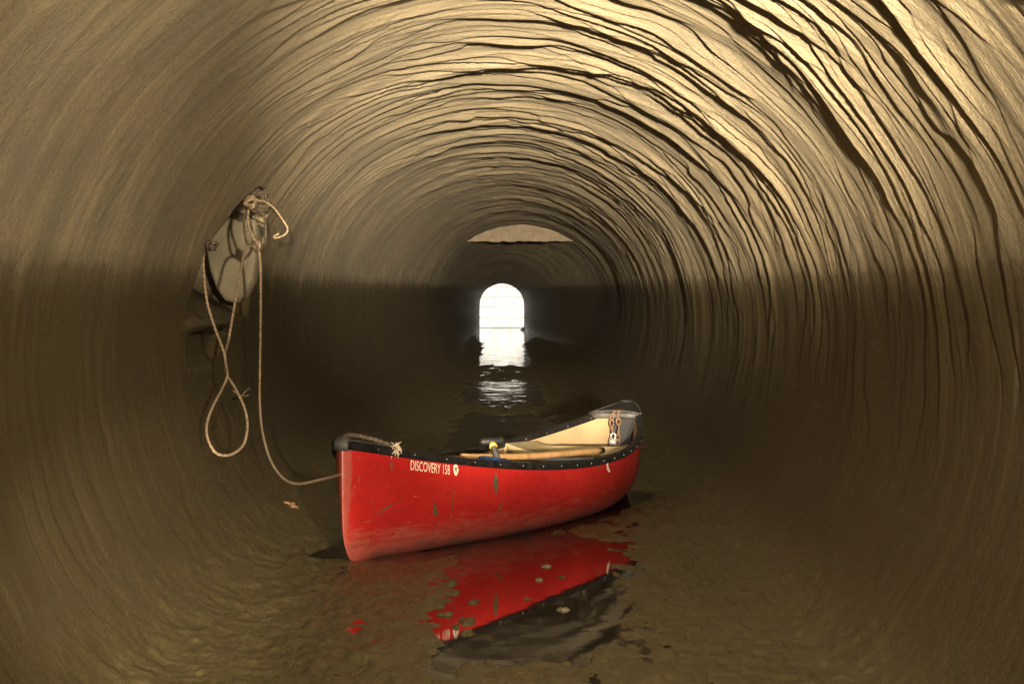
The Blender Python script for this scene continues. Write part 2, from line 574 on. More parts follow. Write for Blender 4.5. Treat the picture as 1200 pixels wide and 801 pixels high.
inlet = [wall_hit(*p) for p in ((218, 372), (228, 335), (243, 290), (262, 262), (285, 235), (301, 222))] + \
        [(13.9, 1.64), (14.3, 1.58), (14.6, 1.48), (15.0, 1.44), (15.0, 1.01)]
wob = 0.03 * (fbm(YY * 6, hgt * 14, 3, 5) - 0.5) * (1 - sstep(14.6, 14.9, YY))
ins = inside_poly(YY + wob * 2, hgt + wob, inlet) & left
rim = sstep(1.0, 1.22, hgt) * 0.42
PR = np.where(ins, -0.05 - rim + 0.02 * fbm(YY * 3, hgt * 9, 3, 8), PR)
lz = wall_hit(218, 372)[0]
# lip that the lining makes round the near edge of the inlet
lip = np.exp(-((hgt - 0.99) / 0.025) ** 2) * sstep(lz - 0.15, lz + 0.1, YY) * (1 - sstep(13.6, 14.2, YY)) * left
PR += np.where(ins, 0, 0.035 * lip)
under = inside_poly(YY, hgt + wob * 2, [(12.2, 0.80), (12.25, 0.965), (13.9, 0.965), (13.5, 0.85), (13.0, 0.78)]) & left
PR = np.where(under, PR - 0.05, PR)

tap = np.clip((YY - 50.0) / 28.6, 0, 1) ** 1.3             # the bore narrows to the mouth
# outline of the mouth as a distance from its centre (0, 0.70): round head, plumb sides
ex, ez = np.abs(np.sin(TH)) + 1e-9, np.cos(TH)
mouth = np.where(ez > 0, 0.648, np.minimum(0.648 / ex, 1.1))
rho = (R - PR) * (1 - tap) + (mouth - PR * 0.8) * tap


def bend(y): return 0.34 * np.exp(-((y - 47.0) / 15.0) ** 2)      # the bore is not quite straight


X = rho * np.sin(TH) + bend(YY)
Z = HC + (0.70 - HC) * tap + rho * np.cos(TH) * (VS * (1 - tap) + tap)
CX, CY = 0.032, 13.80                     # canoe amidships
AX = Vector((-0.2996, -0.9541, 0)).normalized()


def mud_z(x, y):
    clear = np.zeros_like(x)
    n1 = fbm(x * 5, y * 1.6, 4, 21)
    # open pool on the near side of the canoe
    n2 = fbm(x * 24, y * 6, 3, 47)
    xe = x + 0.30 * (n1 - 0.5) + 0.16 * (n2 - 0.5)
    pool = sstep(-0.24, -0.02, xe) * (1 - sstep(0.36, 0.54, xe)) * (1 - sstep(12.6, 13.6, y + 2 * (n1 - 0.5))) * sstep(8.3, 9.0, y + 1.6 * (n1 - 0.5) + 0.9 * (n2 - 0.5) - 0.8 * (x - 0.1))
    # open channel behind it, running to the mouth
    xc = (x + bend(y) + 0.25 * (n1 - 0.5)) * (1 - 0.55 * sstep(55, 72, y))
    chan = sstep(-0.42, -0.30, xc) * (1 - sstep(0.36, 0.50, xc)) * sstep(15.5, 17.0, y + 2 * (n1 - 0.5))
    yb = y + 3.0 * (fbm(x * 6, y * 0.5, 3, 26) - 0.5)
    chan = chan * (1 - 0.97 * sstep(25, 25.8, yb) * (1 - sstep(27.2, 28.2, yb)) - 0.97 * sstep(33.5, 35, yb) * (1 - sstep(42, 44, yb)))
    clear = np.maximum(pool, chan)
    # hollow under the boat
    lx = (x - CX) * AX.x + (y - CY) * AX.y
    ly = (x - CX) * (-AX.y) + (y - CY) * AX.x
    boat = (1 - sstep(0.30, 0.46, np.abs(ly) + 0.06 * np.abs(lx))) * (1 - sstep(2.0, 2.25, np.abs(lx)))
    z = 0.007 + 0.020 * (fbm(x * 7, y * 2.2, 4, 30) - 0.5) + 0.018 * (fbm(x * 26, y * 9, 3, 33) - 0.5)
    z = z + 0.30 * np.clip(np.abs(x) - 0.25, 0, 1.05) ** 6
    z = z - 0.05 * clear - 0.14 * boat
    # scum islands drifting in the pool
    isl = sstep(0.74, 0.80, fbm(x * 9 + 3, y * 4, 3, 40)) * pool
    return z + 0.046 * isl



# silt lies in the invert and runs up the sides
zm = mud_z(X - bend(YY), YY)
lower = np.abs(TH) > 1.80
dz = (zm - Z) / 0.02
Z = np.where(lower, np.where(dz > 30, zm, Z + 0.02 * np.log1p(np.exp(np.clip(dz, -30, 30)))), Z)


def row_mesh(name, j0, j1, mat):
    n_ = j1 - j0
    V = np.stack([X[:, j0:j1], YY[:, j0:j1], Z[:, j0:j1]], -1).reshape(-1, 3)
    idx = np.arange(NY * n_).reshape(NY, n_)
    q = np.stack([idx[:-1, :-1], idx[1:, :-1], idx[1:, 1:], idx[:-1, 1:]], -1).reshape(-1, 4)
    me = bpy.data.meshes.new(name)
    me.vertices.add(len(V)); me.vertices.foreach_set('co', V.astype(np.float32).ravel())
    me.loops.add(q.size); me.loops.foreach_set('vertex_index', q.astype(np.int32).ravel())
    me.polygons.add(len(q))
    me.polygons.foreach_set('loop_start', np.arange(0, q.size, 4, dtype=np.int32))
    me.polygons.foreach_set('loop_total', np.full(len(q), 4, dtype=np.int32))
    me.update(calc_edges=True)
    me.polygons.foreach_set('use_smooth', np.ones(len(q), bool))
    at = me.attributes.new('tc', 'FLOAT_VECTOR', 'POINT')
    at.data.foreach_set('vector', np.stack([TH[:, j0:j1] * R, YY[:, j0:j1], PR[:, j0:j1]], -1).reshape(-1, 3).astype(np.float32).ravel())
    me.materials.append(mat)
    o = bpy.data.objects.new(name, me)
    col.objects.link(o)
    return o


cutj = int((2.06) / (2 * math.pi) * NT_)           # the silt reaches about this far round from the crown
jm = NT_ // 2
tunnel = row_mesh('tunnel', jm - cutj, jm + cutj + 1, M_TUN)
tag(tunnel, 'round tan tunnel lining with wavy ridges and a dark muddy high water band', kind='structure')
keep = (X, YY, Z, TH, PR)
order = np.r_[jm + cutj:NT_ + 1, 1:jm - cutj + 1]       # across the bottom, right to left
X, YY, Z, TH, PR = [a_[:, order] for a_ in keep]
TH = np.where(TH < 0, TH + 2 * math.pi, TH)
silt = row_mesh('silt', 0, len(order), M_TUN)
tag(silt, 'wet brown silt lying along both sides of the tunnel water', kind='structure')
# unseen cap far behind the camera, added to shut out sky light
vv = [(R * 1.05 * math.sin(a), -10.9, HC + R * 1.05 * math.cos(a)) for a in np.linspace(0, 2 * math.pi, 48, endpoint=False)]
be = mesh_obj('unseen_bore_cap', vv, [tuple(range(48))], M_PORTAL, tunnel, False)

# ------------------------------------------------------------------ water and silt
def grid_sheet(name, xs, yys, zf, mat):
    Xg, Yg = np.meshgrid(xs, yys)
    Zg = zf(Xg, Yg)
    V = np.stack([Xg, Yg, Zg], -1).reshape(-1, 3)
    ny, nx = Xg.shape
    idx = np.arange(ny * nx).reshape(ny, nx)
    q = np.stack([idx[:-1, :-1], idx[:-1, 1:], idx[1:, 1:], idx[1:, :-1]], -1).reshape(-1, 4)
    me = bpy.data.meshes.new(name)
    me.vertices.add(len(V)); me.vertices.foreach_set('co', V.astype(np.float32).ravel())
    me.loops.add(q.size); me.loops.foreach_set('vertex_index', q.astype(np.int32).ravel())
    me.polygons.add(len(q))
    me.polygons.foreach_set('loop_start', np.arange(0, q.size, 4, dtype=np.int32))
    me.polygons.foreach_set('loop_total', np.full(len(q), 4, dtype=np.int32))
    me.update(calc_edges=True)
    me.polygons.foreach_set('use_smooth', np.ones(len(q), bool))
    me.materials.append(mat)
    o = bpy.data.objects.new(name, me)
    col.objects.link(o)
    return o


wy_ = np.concatenate([np.linspace(-11, 10.5, 12), np.linspace(11, 16.6, 80), np.linspace(17, 78, 62), np.linspace(79, 86.6, 8)])
water = grid_sheet('water', np.linspace(-6, 6, 61), wy_, lambda x, y: 0 * x, M_WATER)
# inside the bore the sheet is only as wide as the channel
for v in water.data.vertices:
    if v.co.y < 78.5: v.co.x = v.co.x * (1.0 if v.co.y < 60 else 0.7) / 6 + float(bend(v.co.y))
    lx = (v.co.x - CX) * AX.x + (v.co.y - CY) * AX.y
    ly = (v.co.x - CX) * -AX.y + (v.co.y - CY) * AX.x
    if abs(lx) < 1.75 and abs(ly) < 0.30 * (1 - (lx / 2.2) ** 2): v.co.z = -0.09        # the boat displaces it
tag(water, 'dark still canal water lying in the bottom of the tunnel', kind='structure')

# ------------------------------------------------------------------ mouth of the bore and the wall outside
portal = empty('portal_wall', (0, Y_END, 0))
tag(portal, 'dark end wall pierced by the bright arched mouth of the tunnel', 'wall')
arch = [(-0.645, -0.4), (-0.645, 0.72)]
for k in range(1, 16):
    a = math.pi - math.pi * k / 16
    arch.append((0.645 * math.cos(a), 0.72 + 0.63 * math.sin(a)))
arch += [(0.645, 0.72), (0.645, 0.10), (0.52, 0.0), (0.52, -0.4)]
outer = [(-5.5, -0.4), (-5.5, 3.0)] + [(-5.5 + 11 * k / 16, 3.0) for k in range(1, 16)] + [(5.5, 3.0), (5.5, 0.10), (5.5, 0.0), (5.5, -0.4)]
n = len(arch)
Vp, Fp = [], []
for yy in (0.0, 0.7):
    Vp += [(x, yy, z) for x, z in arch] + [(x, yy, z) for x, z in outer]
for k in range(n - 1):
    Fp.append((k, k + 1, n + k + 1, n + k))
    Fp.append((2 * n + k + 1, 2 * n + k, 3 * n + k, 3 * n + k + 1))
    Fp.append((k + 1, k, 2 * n + k, 2 * n + k + 1))
    Fp.append((n + k, n + k + 1, 3 * n + k + 1, 3 * n + k))
mesh_obj('wall', Vp, Fp, M_PORTAL, portal, False)

bank = empty('retaining_wall', (0, 84.2, 0))
tag(bank, 'sunlit pale stone block wall seen through the tunnel mouth', 'wall')
mesh_obj('mortar_core', [(-5.5, -0.055, -0.4), (5.5, -0.055, -0.4), (5.5, -0.055, 2.52), (-5.5, -0.055, 2.52), (-5.5, 0.6, -0.4), (5.5, 0.6, -0.4), (5.5, 0.6, 2.52), (-5.5, 0.6, 2.52)],
         [(0, 1, 2, 3), (5, 4, 7, 6), (4, 0, 3, 7), (1, 5, 6, 2), (3, 2, 6, 7)], M_JOINT, bank, False)
blocks = {}


def block_mesh(w, h):
    key = (round(w, 2), round(h, 2))
    if key not in blocks:
        bm = bmesh.new()
        bmesh.ops.create_cube(bm, size=1.0)
        for v in bm.verts: v.co = Vector((v.co.x * w, v.co.y * 0.16, v.co.z * h))
        bmesh.ops.bevel(bm, geom=bm.edges[:], offset=0.010, segments=1, affect='EDGES')
        me = bpy.data.meshes.new('stone_block')
        bm.to_mesh(me); bm.free()
        me.materials.append(M_STONE)
        blocks[key] = me
    return blocks[key]


rb = random.Random(8)
z0 = -0.31
while z0 < 2.45:
    h = 0.31
    x0 = -2.2 - rb.uniform(0, 0.5)
    while x0 < 2.2:
        w = rb.choice([0.45, 0.55, 0.65, 0.75])
        o = bpy.data.objects.new('stone_block', block_mesh(w - 0.016, h - 0.016))
        col.objects.link(o); o.parent = bank
        o.location = (x0 + w / 2, rb.uniform(-0.012, 0.012), z0 + h / 2)
        x0 += w
    z0 += h
M_GRASS = simple('grassy_earth', (0.07, 0.085, 0.03), 0.95, var=0.4, scale=3, bump=0.5)
gr = mesh_obj('ground', [(-400, 84.4, 2.50), (400, 84.4, 2.50), (400, 600, 12), (-400, 600, 12)], [(0, 1, 2, 3)], M_GRASS, None, False)
tag(gr, 'ground above the stone wall outside', kind='structure')

# rounded concrete plug that closes the side inlet
plug_px = [(284, 248), (292, 240), (299, 247), (301, 275), (300, 305), (296, 330), (287, 347), (275, 355), (264, 352), (254, 338), (246, 315), (242, 290), (252, 270), (268, 256)]
pc = ray(273, 305, 14.55)
pf = [ray(x, y, 14.55) - pc for x, y in plug_px]
npf = len(pf)
Vq = [Vector((0, -0.015, 0))] + [p * 0.9 + Vector((0, -0.012, 0)) for p in pf] + [Vector(p) for p in pf] + [p * 1.02 + Vector((0, 0.25, 0)) for p in pf]
Fq = [(0, 1 + k, 1 + (k + 1) % npf) for k in range(npf)]
for r0_ in (1, 1 + npf):
    Fq += [(r0_ + k, r0_ + npf + k, r0_ + npf + (k + 1) % npf, r0_ + (k + 1) % npf) for k in range(npf)]
plug = mesh_obj('concrete_plug', Vq, Fq, M_PLUG)
plug.location = pc
tag(plug, 'pale rounded concrete plug closing the side inlet in the left wall', 'plug')

# hanging beam across the crown
bd = 45.0
bV, bF = [], []
chord = 1.154 + 57 / F * bd
arcp = []
cz = (chord - HC) / 0.93
hwid = math.sqrt(max(0.01, (R + 0.03) ** 2 - cz ** 2))
a0 = math.atan2(hwid, cz)
segs = 22
rbm = random.Random(3)
low = [(-hwid + 2 * hwid * k / segs, chord + rbm.uniform(-0.012, 0.012)) for k in range(segs + 1)]
top = [((R + 0.05) * math.sin(-a0 + 2 * a0 * k / segs), HC + 0.93 * (R + 0.05) * math.cos(-a0 + 2 * a0 * k / segs)) for k in range(segs + 1)]
for dy in (0.0, 0.35):
    bV += [(x, dy, z - chord) for x, z in low] + [(x, dy, z - chord) for x, z in top]
s1 = segs + 1
for k in range(segs):
    bF.append((k, k + 1, s1 + k + 1, s1 + k))
    bF.append((2 * s1 + k + 1, 2 * s1 + k, 3 * s1 + k, 3 * s1 + k + 1))
    bF.append((k + 1, k, 2 * s1 + k, 2 * s1 + k + 1))
beam = mesh_obj('roof_beam', bV, bF, M_BEAM, None, False)
beam.location = (float(bend(bd)) + 0.03, bd, chord)
tag(beam, 'tan flat-bottomed beam hanging across the tunnel crown above the bright mouth', 'beam')

# ------------------------------------------------------------------ the canoe
canoe = empty('canoe', (CX, CY, -0.042), math.atan2(AX.y, AX.x))
PITCH = -0.0095                    # bow aground, stern afloat
canoe.rotation_euler = (0, PITCH, math.atan2(AX.y, AX.x))
tag(canoe, 'scuffed red canoe with black gunwales moored in the tunnel', 'canoe')
HL = 2.36


def sheer(s):
    a = abs(s)
    return 0.338 + (0.174 * a ** 2.1 if s > 0 else 0.199 * a ** 2.6) + 0.01 * a


def keel(s):
    a = abs(s)
    return 0.012 * a ** 3


def halfb(s):
    a = min(1.0, abs(s))
    b = 0.445 * (1 - a ** 2.05) ** 0.92 if a < 1 else 0.0
    return max(b, 0.0) + 0.020 * math.sqrt(max(0, 1 - a ** 30))


def hull_len(z, zs):
    """half length of the waterline at height z: plumb stem with a rounded forefoot"""
    r = 0.17
    ins = 0.02 * (1 - z / zs)
    if z < r: ins += r * 0.95 * (1 - math.sqrt(max(0, 1 - (1 - z / r) ** 2)))
    return HL - ins


def hull_pt(s, phi, inset=0.0):
    a = abs(s)
    b = max(0.0, halfb(s) - inset)
    nexp = 3.0 - 1.3 * a ** 2.2
    e = 2.0 / nexp
    c, sn = max(0.0, math.cos(phi)), max(0.0, math.sin(phi))
    zs, zk = sheer(s), keel(s) + inset
    y = b * sn ** e
    z = zk + (zs - zk) * (1 - c ** e)
    # a little tumblehome amidships
    y *= 1 - 0.05 * (1 - a ** 2) * max(0, (z / zs) - 0.55) / 0.45
    x = (1 if s >= 0 else -1) * a * (hull_len(z - keel(s), zs) - inset)
    return Vector((x, y, z))


S = []
for k in range(121):
    t = -1 + 2 * k / 120
    S.append(math.sin(t * math.pi / 2) * 0.55 + t * 0.45)
S[0], S[-1] = -1, 1
S = sorted(S + [-0.9995, -0.998, -0.995, -0.99, 0.99, 0.995, 0.998, 0.9995])
PH = [(k / 26) ** 0.9 * math.pi / 2 for k in range(27)]


def hull_mesh(inset):
    V, Fc = [], []
    m = 2 * len(PH) - 1
    for s in S:
        row = [hull_pt(s, p, inset) for p in PH]
        for p in reversed(row[1:]): V.append(Vector((p.x, -p.y, p.z)))
        for p in row: V.append(p)
    for i in range(len(S) - 1):
        for j in range(m - 1):
            f = (i * m + j, i * m + j + 1, (i + 1) * m + j + 1, (i + 1) * m + j)
            Fc.append(f if inset == 0 else tuple(reversed(f)))
    return V, Fc


hv, hf = hull_mesh(0.0)
hull = mesh_obj('hull', hv, [tuple(reversed(f)) for f in hf], M_HULL, canoe)
tag(hull, 'faded red plastic hull with silt stains and scratches')
hull.data.update()
m_ = 2 * len(PH) - 1
i0 = next(i for i, s in enumerate(S) if s > -0.985); i1 = max(i for i, s in enumerate(S) if s < 0.985)
lv = []
for i in range(i0, i1 + 1):
    for j in range(m_):
        v = hull.data.vertices[i * m_ + j]
        nn_ = v.normal if v.normal.dot(Vector((v.co.x * 0.05, v.co.y, v.co.z - 0.3))) > 0 else -v.normal
        lv.append(v.co - nn_ * 0.010)
lf = [(i * m_ + j, i * m_ + j + 1, (i + 1) * m_ + j + 1, (i + 1) * m_ + j) for i in range(i1 - i0) for j in range(m_ - 1)]
mesh_obj('liner', lv, lf, M_LINER, canoe)


def side_pt(X, Z, off=0.0):
    """point of the visible (+Y) hull side at local length X and height Z"""
    a, bq = 0.05, math.pi / 2
    s = X / HL
    for _ in range(6):
        lo, hi = 0.0, math.pi / 2
        for _ in range(30):
            md = (lo + hi) / 2
            if hull_pt(s, md).z < Z: lo = md
            else: hi = md
        p = hull_pt(s, lo)
        s += (X - p.x) / HL
        s = max(-0.999, min(0.999, s))
    p1, p2 = hull_pt(s + 0.002, lo), hull_pt(s, max(0.01, lo - 0.02))
    nrm = (p - p2).cross(p1 - p)
    nrm.normalize()
    if nrm.y < 0: nrm = -nrm
    return p + nrm * off


# gunwales
prof = [(-0.016, -0.020), (0.016, -0.020), (0.020, -0.014), (0.020, 0.008), (0.013, 0.014), (-0.013, 0.014), (-0.020, 0.008), (-0.020, -0.014)]
rv = bmesh.new()
bmesh.ops.create_uvsphere(rv, u_segments=8, v_segments=5, radius=0.0030)
rivet_me = bpy.data.meshes.new('rivet')
rv.to_mesh(rivet_me); rv.free()
rivet_me.materials.append(M_RIVET)
for sgn in (1, -1):
    pts = []
    for k in range(101):
        s = -0.992 + 1.984 * k / 100
        p = hull_pt(s, math.pi / 2)
        pts.append(Vector((p.x, sgn * (p.y - 0.002), p.z + 0.004)))
    gv, gf = sweep(pts, prof)
    g = mesh_obj('gunwale', gv, gf, M_BLACK, canoe, False)
    for k in range(2, 99, 5):
        p = pts[k]
        for side in (1, -1):
            r_ = bpy.data.objects.new('rivet', rivet_me)
            col.objects.link(r_); r_.parent = g
            r_.location = (p.x, p.y + sgn * side * 0.0202, p.z - 0.003)

# deck plates at bow and stern
for e in (1, -1):
    Vd, Fd = [], []
    nn = 14
    for k in range(nn + 1):
        s = e * (0.872 + 0.128 * k / nn)
        p = hull_pt(s, math.pi / 2)
        w = max(0.018, p.y + 0.016)
        for j in range(7):
            u = -1 + 2 * j / 6
            Vd.append((p.x + e * (0.012 if k == nn else 0), w * u, p.z + 0.022 + 0.016 * (1 - u * u) * min(1, w / 0.06)))
    m0 = len(Vd)
    Vd += [(x, y * 0.98, z - 0.020) for x, y, z in Vd]
    for k in range(nn):
        for j in range(6):
            a = k * 7 + j
            Fd.append((a, a + 1, a + 8, a + 7)); Fd.append((m0 + a + 1, m0 + a, m0 + a + 7, m0 + a + 8))
        for j, o_ in ((0, 0), (6, 1)):
            a = k * 7 + j
            f = (a, a + 7, m0 + a + 7, m0 + a)
            Fd.append(f if not o_ else tuple(reversed(f)))
    for j in range(6):
        Fd.append((j + 1, j, m0 + j, m0 + j + 1))
        a = nn * 7 + j
        Fd.append((a, a + 1, m0 + a + 1, m0 + a))
    dk = mesh_obj('deck_plate', Vd, Fd, M_BLACK, canoe)
    # rounded end cap over the stem head
    zc = sheer(float(e))
    cap_pts = [(e * (HL - 0.075), zc + 0.022), (e * (HL - 0.02), zc + 0.028), (e * (HL + 0.006), zc + 0.020), (e * (HL + 0.010), zc + 0.000), (e * (HL + 0.008), zc - 0.022)]
    cv, cf = sweep([Vector((x, 0, z)) for x, z in cap_pts], [(-0.030, -0.008), (0.030, -0.008), (0.034, 0.0), (0.024, 0.008), (-0.024, 0.008), (-0.034, 0.0)], up=Vector((0, 0, 1)))
    mesh_obj('end_cap', cv, cf, M_CAP if e > 0 else M_BLACK, dk)
    # pale scuffed rim round the deck plate
    rimp = [Vector(Vd[k * 7]) for k in range(nn, -1, -1)] + [Vector(Vd[j]) for j in range(1, 7)] + [Vector(Vd[k * 7 + 6]) for k in range(1, nn + 1)]
    tube('scuffed_rim', [p_ + Vector((0, 0, 0.001)) for p_ in rimp], 0.0035, M_CAP, dk, 6)
    # black sheet under the deck, standing in for shade in the narrow end
    bs = e * 0.935
    bp = [hull_pt(bs, p_) for p_ in PH]
    ring = [Vector((p_.x, p_.y - 0.004 if p_.y > 0.004 else 0, p_.z + 0.006)) for p_ in bp] + [Vector((p_.x, -(p_.y - 0.004), p_.z + 0.006)) for p_ in reversed(bp[1:])]
    mesh_obj('end_shade_sheet', ring, [tuple(range(len(ring)))], M_BLACK, canoe, False)
    # carrying handle across the boat just inside the deck
    s = e * 0.868
    p = hull_pt(s, math.pi / 2)
    zt = p.z + 0.010
    tube('carry_handle', [Vector((p.x, -p.y, zt)), Vector((p.x, -p.y * 0.5, zt + 0.004)), Vector((p.x, p.y * 0.5, zt + 0.004)), Vector((p.x, p.y, zt))], 0.019, M_CAP, canoe, 12)

# moulded seats
def seat(xc, flip, zseat):
    s = xc / HL
    Vs, Fs = [], []
    nx, ny = 18, 24
    for i in range(nx + 1):
        u = -1 + 2 * i / nx
        x = xc + u * 0.21
        wy = hull_pt(x / HL, 1.15).y - 0.012
        for j in range(ny + 1):
            v = -1 + 2 * j / ny
            z = zseat + 0.05 * abs(v) ** 3 - 0.035 * math.exp(-(v / 0.55) ** 4) * math.exp(-(u / 0.75) ** 4)
            z += 0.075 * max(0, -u * flip - 0.35) ** 1.2 * math.exp(-(v / 0.7) ** 4)
            if abs(u) > 0.93: z -= 0.05 * (abs(u) - 0.93) / 0.07
            Vs.append((x, wy * v, z))
    m = ny + 1
    for i in range(nx):
        for j in range(ny):
            a = i * m + j
            Fs.append((a, a + m, a + m + 1, a + 1))
    # skirts front and back, curving down to the bilge
    base = len(Vs)
    for i, dx in ((0, -0.07), (nx, 0.07)):
        for j in range(m):
            x, y, z = Vs[i * m + j]
            Vs.append((x + dx, (y / abs(wy)) * (hull_pt((x + dx) / HL, 0.75).y - 0.03) if wy else 0, 0.09))
    for b, i in ((0, 0), (m, nx)):
        for j in range(ny):
            a, c = i * m + j, base + b + j
            Fs.append((a, a + 1, c + 1, c))
    return mesh_obj('seat', Vs, Fs, M_SEAT, canoe)


seat(-1.25, 1, 0.325)
seat(0.78, 1, 0.225)
# centre thwart
wy = hull_pt(-0.02, math.pi / 2).y
tv, tf = sweep([Vector((-0.05, -wy, 0.352)), Vector((-0.05, 0, 0.346)), Vector((-0.05, wy, 0.352))], [(-0.03, -0.009), (0.03, -0.009), (0.03, 0.009), (-0.03, 0.009)])
mesh_obj('thwart', tv, tf, M_BLACK, canoe, False)

# ---- lettering, emblems and gouges on the near side
def wrap(me, place):
    for v in me.vertices: v.co = place(v.co.x, v.co.y)
    me.update()


def text_mesh(s, size):
    cu = bpy.data.curves.new('lettering', 'FONT')
    cu.body = s; cu.size = size; cu.resolution_u = 3
    ob = bpy.data.objects.new('lettering_src', cu)
    col.objects.link(ob)
    dg = bpy.context.evaluated_depsgraph_get()
    me = bpy.data.meshes.new_from_object(ob.evaluated_get(dg))
    bpy.data.objects.remove(ob)
    bpy.data.curves.remove(cu)
    return me


TX0, TX1, TZ = 1.93, 1.335, 0.050          # run of the lettering along the hull, drop of its baseline below the sheer... set below


def on_side(X, drop, off=0.0016):
    """near side point at length X, 'drop' metres below the sheer line there"""
    return side_pt(X, sheer(X / HL) - drop, off)


MWc = Matrix.Translation(canoe.location) @ Euler((0, PITCH, canoe.rotation_euler.z)).to_matrix().to_4x4()


def hull_at(px, py):
    """length and drop below the sheer of the near hull point seen at a pixel of the photograph"""
    Xh, dr = 1.0, 0.1
    def pr(Xh, dr):
        p = MWc @ on_side(Xh, dr, 0)
        return 588 + F * p.x / p.y, 340 + F * (EYE - p.z) / p.y
    for _ in range(25):
        a = pr(Xh, dr); bx_ = pr(Xh + 0.01, dr); cx_ = pr(Xh, dr + 0.005)
        J = np.array([[(bx_[0] - a[0]) / 0.01, (cx_[0] - a[0]) / 0.005], [(bx_[1] - a[1]) / 0.01, (cx_[1] - a[1]) / 0.005]])
        try: dlt = np.linalg.solve(J, np.array([px - a[0], py - a[1]]))
        except Exception: break
        Xh = min(2.3, max(-1.9, Xh + max(-0.3, min(0.3, dlt[0]))))
        dr = min(0.31, max(0.015, dr + max(-0.05, min(0.05, dlt[1]))))
    return Xh, dr


(LET_X0, d0_), (LET_X1, d1_) = hull_at(480.5, 551.5), hull_at(526.5, 555.5)
LET_BOT = (d0_ + d1_) / 2
LET_TOP = LET_BOT - 0.043
me = text_mesh('DISCOVERY 158', 1.0)
xs_ = [v.co.x for v in me.vertices]; ys_ = [v.co.y for v in me.vertices]
x0, x1, y0, y1 = min(xs_), max(xs_), min(ys_), max(ys_)
wrap(me, lambda x, y: on_side(LET_X0 + (LET_X1 - LET_X0) * (x - x0) / (x1 - x0), LET_BOT + (LET_TOP - LET_BOT) * (y - y0) / (y1 - y0)))
me.materials.append(M_WHITE)
lo = bpy.data.objects.new('lettering', me)
lo['kind'] = 'stuff'
col.objects.link(lo); lo.parent = hull
tag(lo, 'cream DISCOVERY 158 lettering')


def decal(name, outline, X, drop, sx, sz, mat, label=None, off=0.0018):
    """flat shape laid on the near side; outline in -1..1, x to the right in the photo (towards the stern)"""
    c = (0.0, 0.0)
    V = [on_side(X, drop, off)] + [on_side(X - px * sx, drop - pz * sz, off) for px, pz in outline]
    n = len(outline)
    Fd = [(0, 1 + k, 1 + (k + 1) % n) for k in range(n)]
    o = mesh_obj(name, V, Fd, mat, hull)
    if label: tag(o, label)
    return o


# feathered head in profile on a pale disc, after the lettering
disc = [(math.cos(a), math.sin(a)) for a in np.linspace(0, 2 * math.pi, 20, endpoint=False)]
head = [(-0.25, 1.0), (0.25, 0.98), (0.62, 0.70), (0.72, 0.25), (1.0, 0.0), (0.78, -0.12), (0.76, -0.42), (0.5, -0.55), (0.42, -0.95), (-0.25, -1.0), (-0.55, -0.6), (-0.85, -0.1), (-0.8, 0.5)]
EMX, EMD = hull_at(533.5, 550.5)
decal('emblem', head, EMX, EMD, 0.025, 0.026, M_WHITE, 'cream head-profile emblem')
decal('emblem_marking', [(-0.4, 0.5), (0.3, 0.6), (0.35, 0.2), (0.1, 0.1), (0.3, -0.3), (0.0, -0.6), (-0.15, -0.1), (-0.45, 0.1)], EMX, EMD, 0.020, 0.019, M_GOUGE, None, 0.0030)
decal('emblem', [(-0.5, 0.9), (0.4, 1.0), (0.9, 0.5), (0.3, 0.3), (0.35, -0.5), (0.8, -0.9), (0.0, -1.0), (-0.7, -0.5)], *hull_at(712, 545.5), 0.045, 0.036, M_WHITE, 'worn cream emblem near the stern')
lens = [(0.0, 1.0), (0.55, 0.45), (0.9, 0.0), (0.75, -0.45), (0.1, -1.0), (-0.5, -0.4), (-0.95, 0.1), (-0.6, 0.6)]
GOUGES = [(580.5, 567, 0.024, 0.058, lens), (510.5, 597, 0.030, 0.030, [(-0.9, 1), (-0.2, 0.6), (0.2, -0.2), (1, -0.7), (0.6, -1), (-0.3, -0.7), (-0.8, 0.1)]),
          (585, 594, 0.020, 0.030, [(0.9, 1), (0.9, 0.1), (0.1, -0.8), (-0.9, -1), (-0.3, -0.2), (0.3, 0.6)]),
          (530, 590, 0.024, 0.070, [(-0.98, 1), (-0.80, 0.9), (0.08, 0), (1, -0.95), (0.75, -1), (-0.12, 0)]),
          (700, 543, 0.030, 0.050, [(-0.5, 1), (0.1, 0.9), (0.5, 0.1), (0.3, -1), (0.0, 0)]),
          (458, 547, 0.012, 0.026, [(-0.6, 1), (0.3, 0.9), (0.8, 0.0), (0.2, -1), (-0.5, 0)]),
          (450, 597, 0.036, 0.026, [(0.9, 1), (1, 0.7), (-0.2, -0.3), (-1, -1), (-0.9, -0.6), (0, 0.2)])]
for X_, dr, sx, sz, ol in GOUGES:
    decal('gouge', ol, *hull_at(X_, dr), sx, sz, M_GOUGE)

# ------------------------------------------------------------------ what lies in and on the canoe
MW = canoe.matrix_basis if False else Matrix.Translation(canoe.location) @ Euler((0, PITCH, canoe.rotation_euler.z)).to_matrix().to_4x4()


def W(x, y, z): return MW @ Vector((x, y, z))


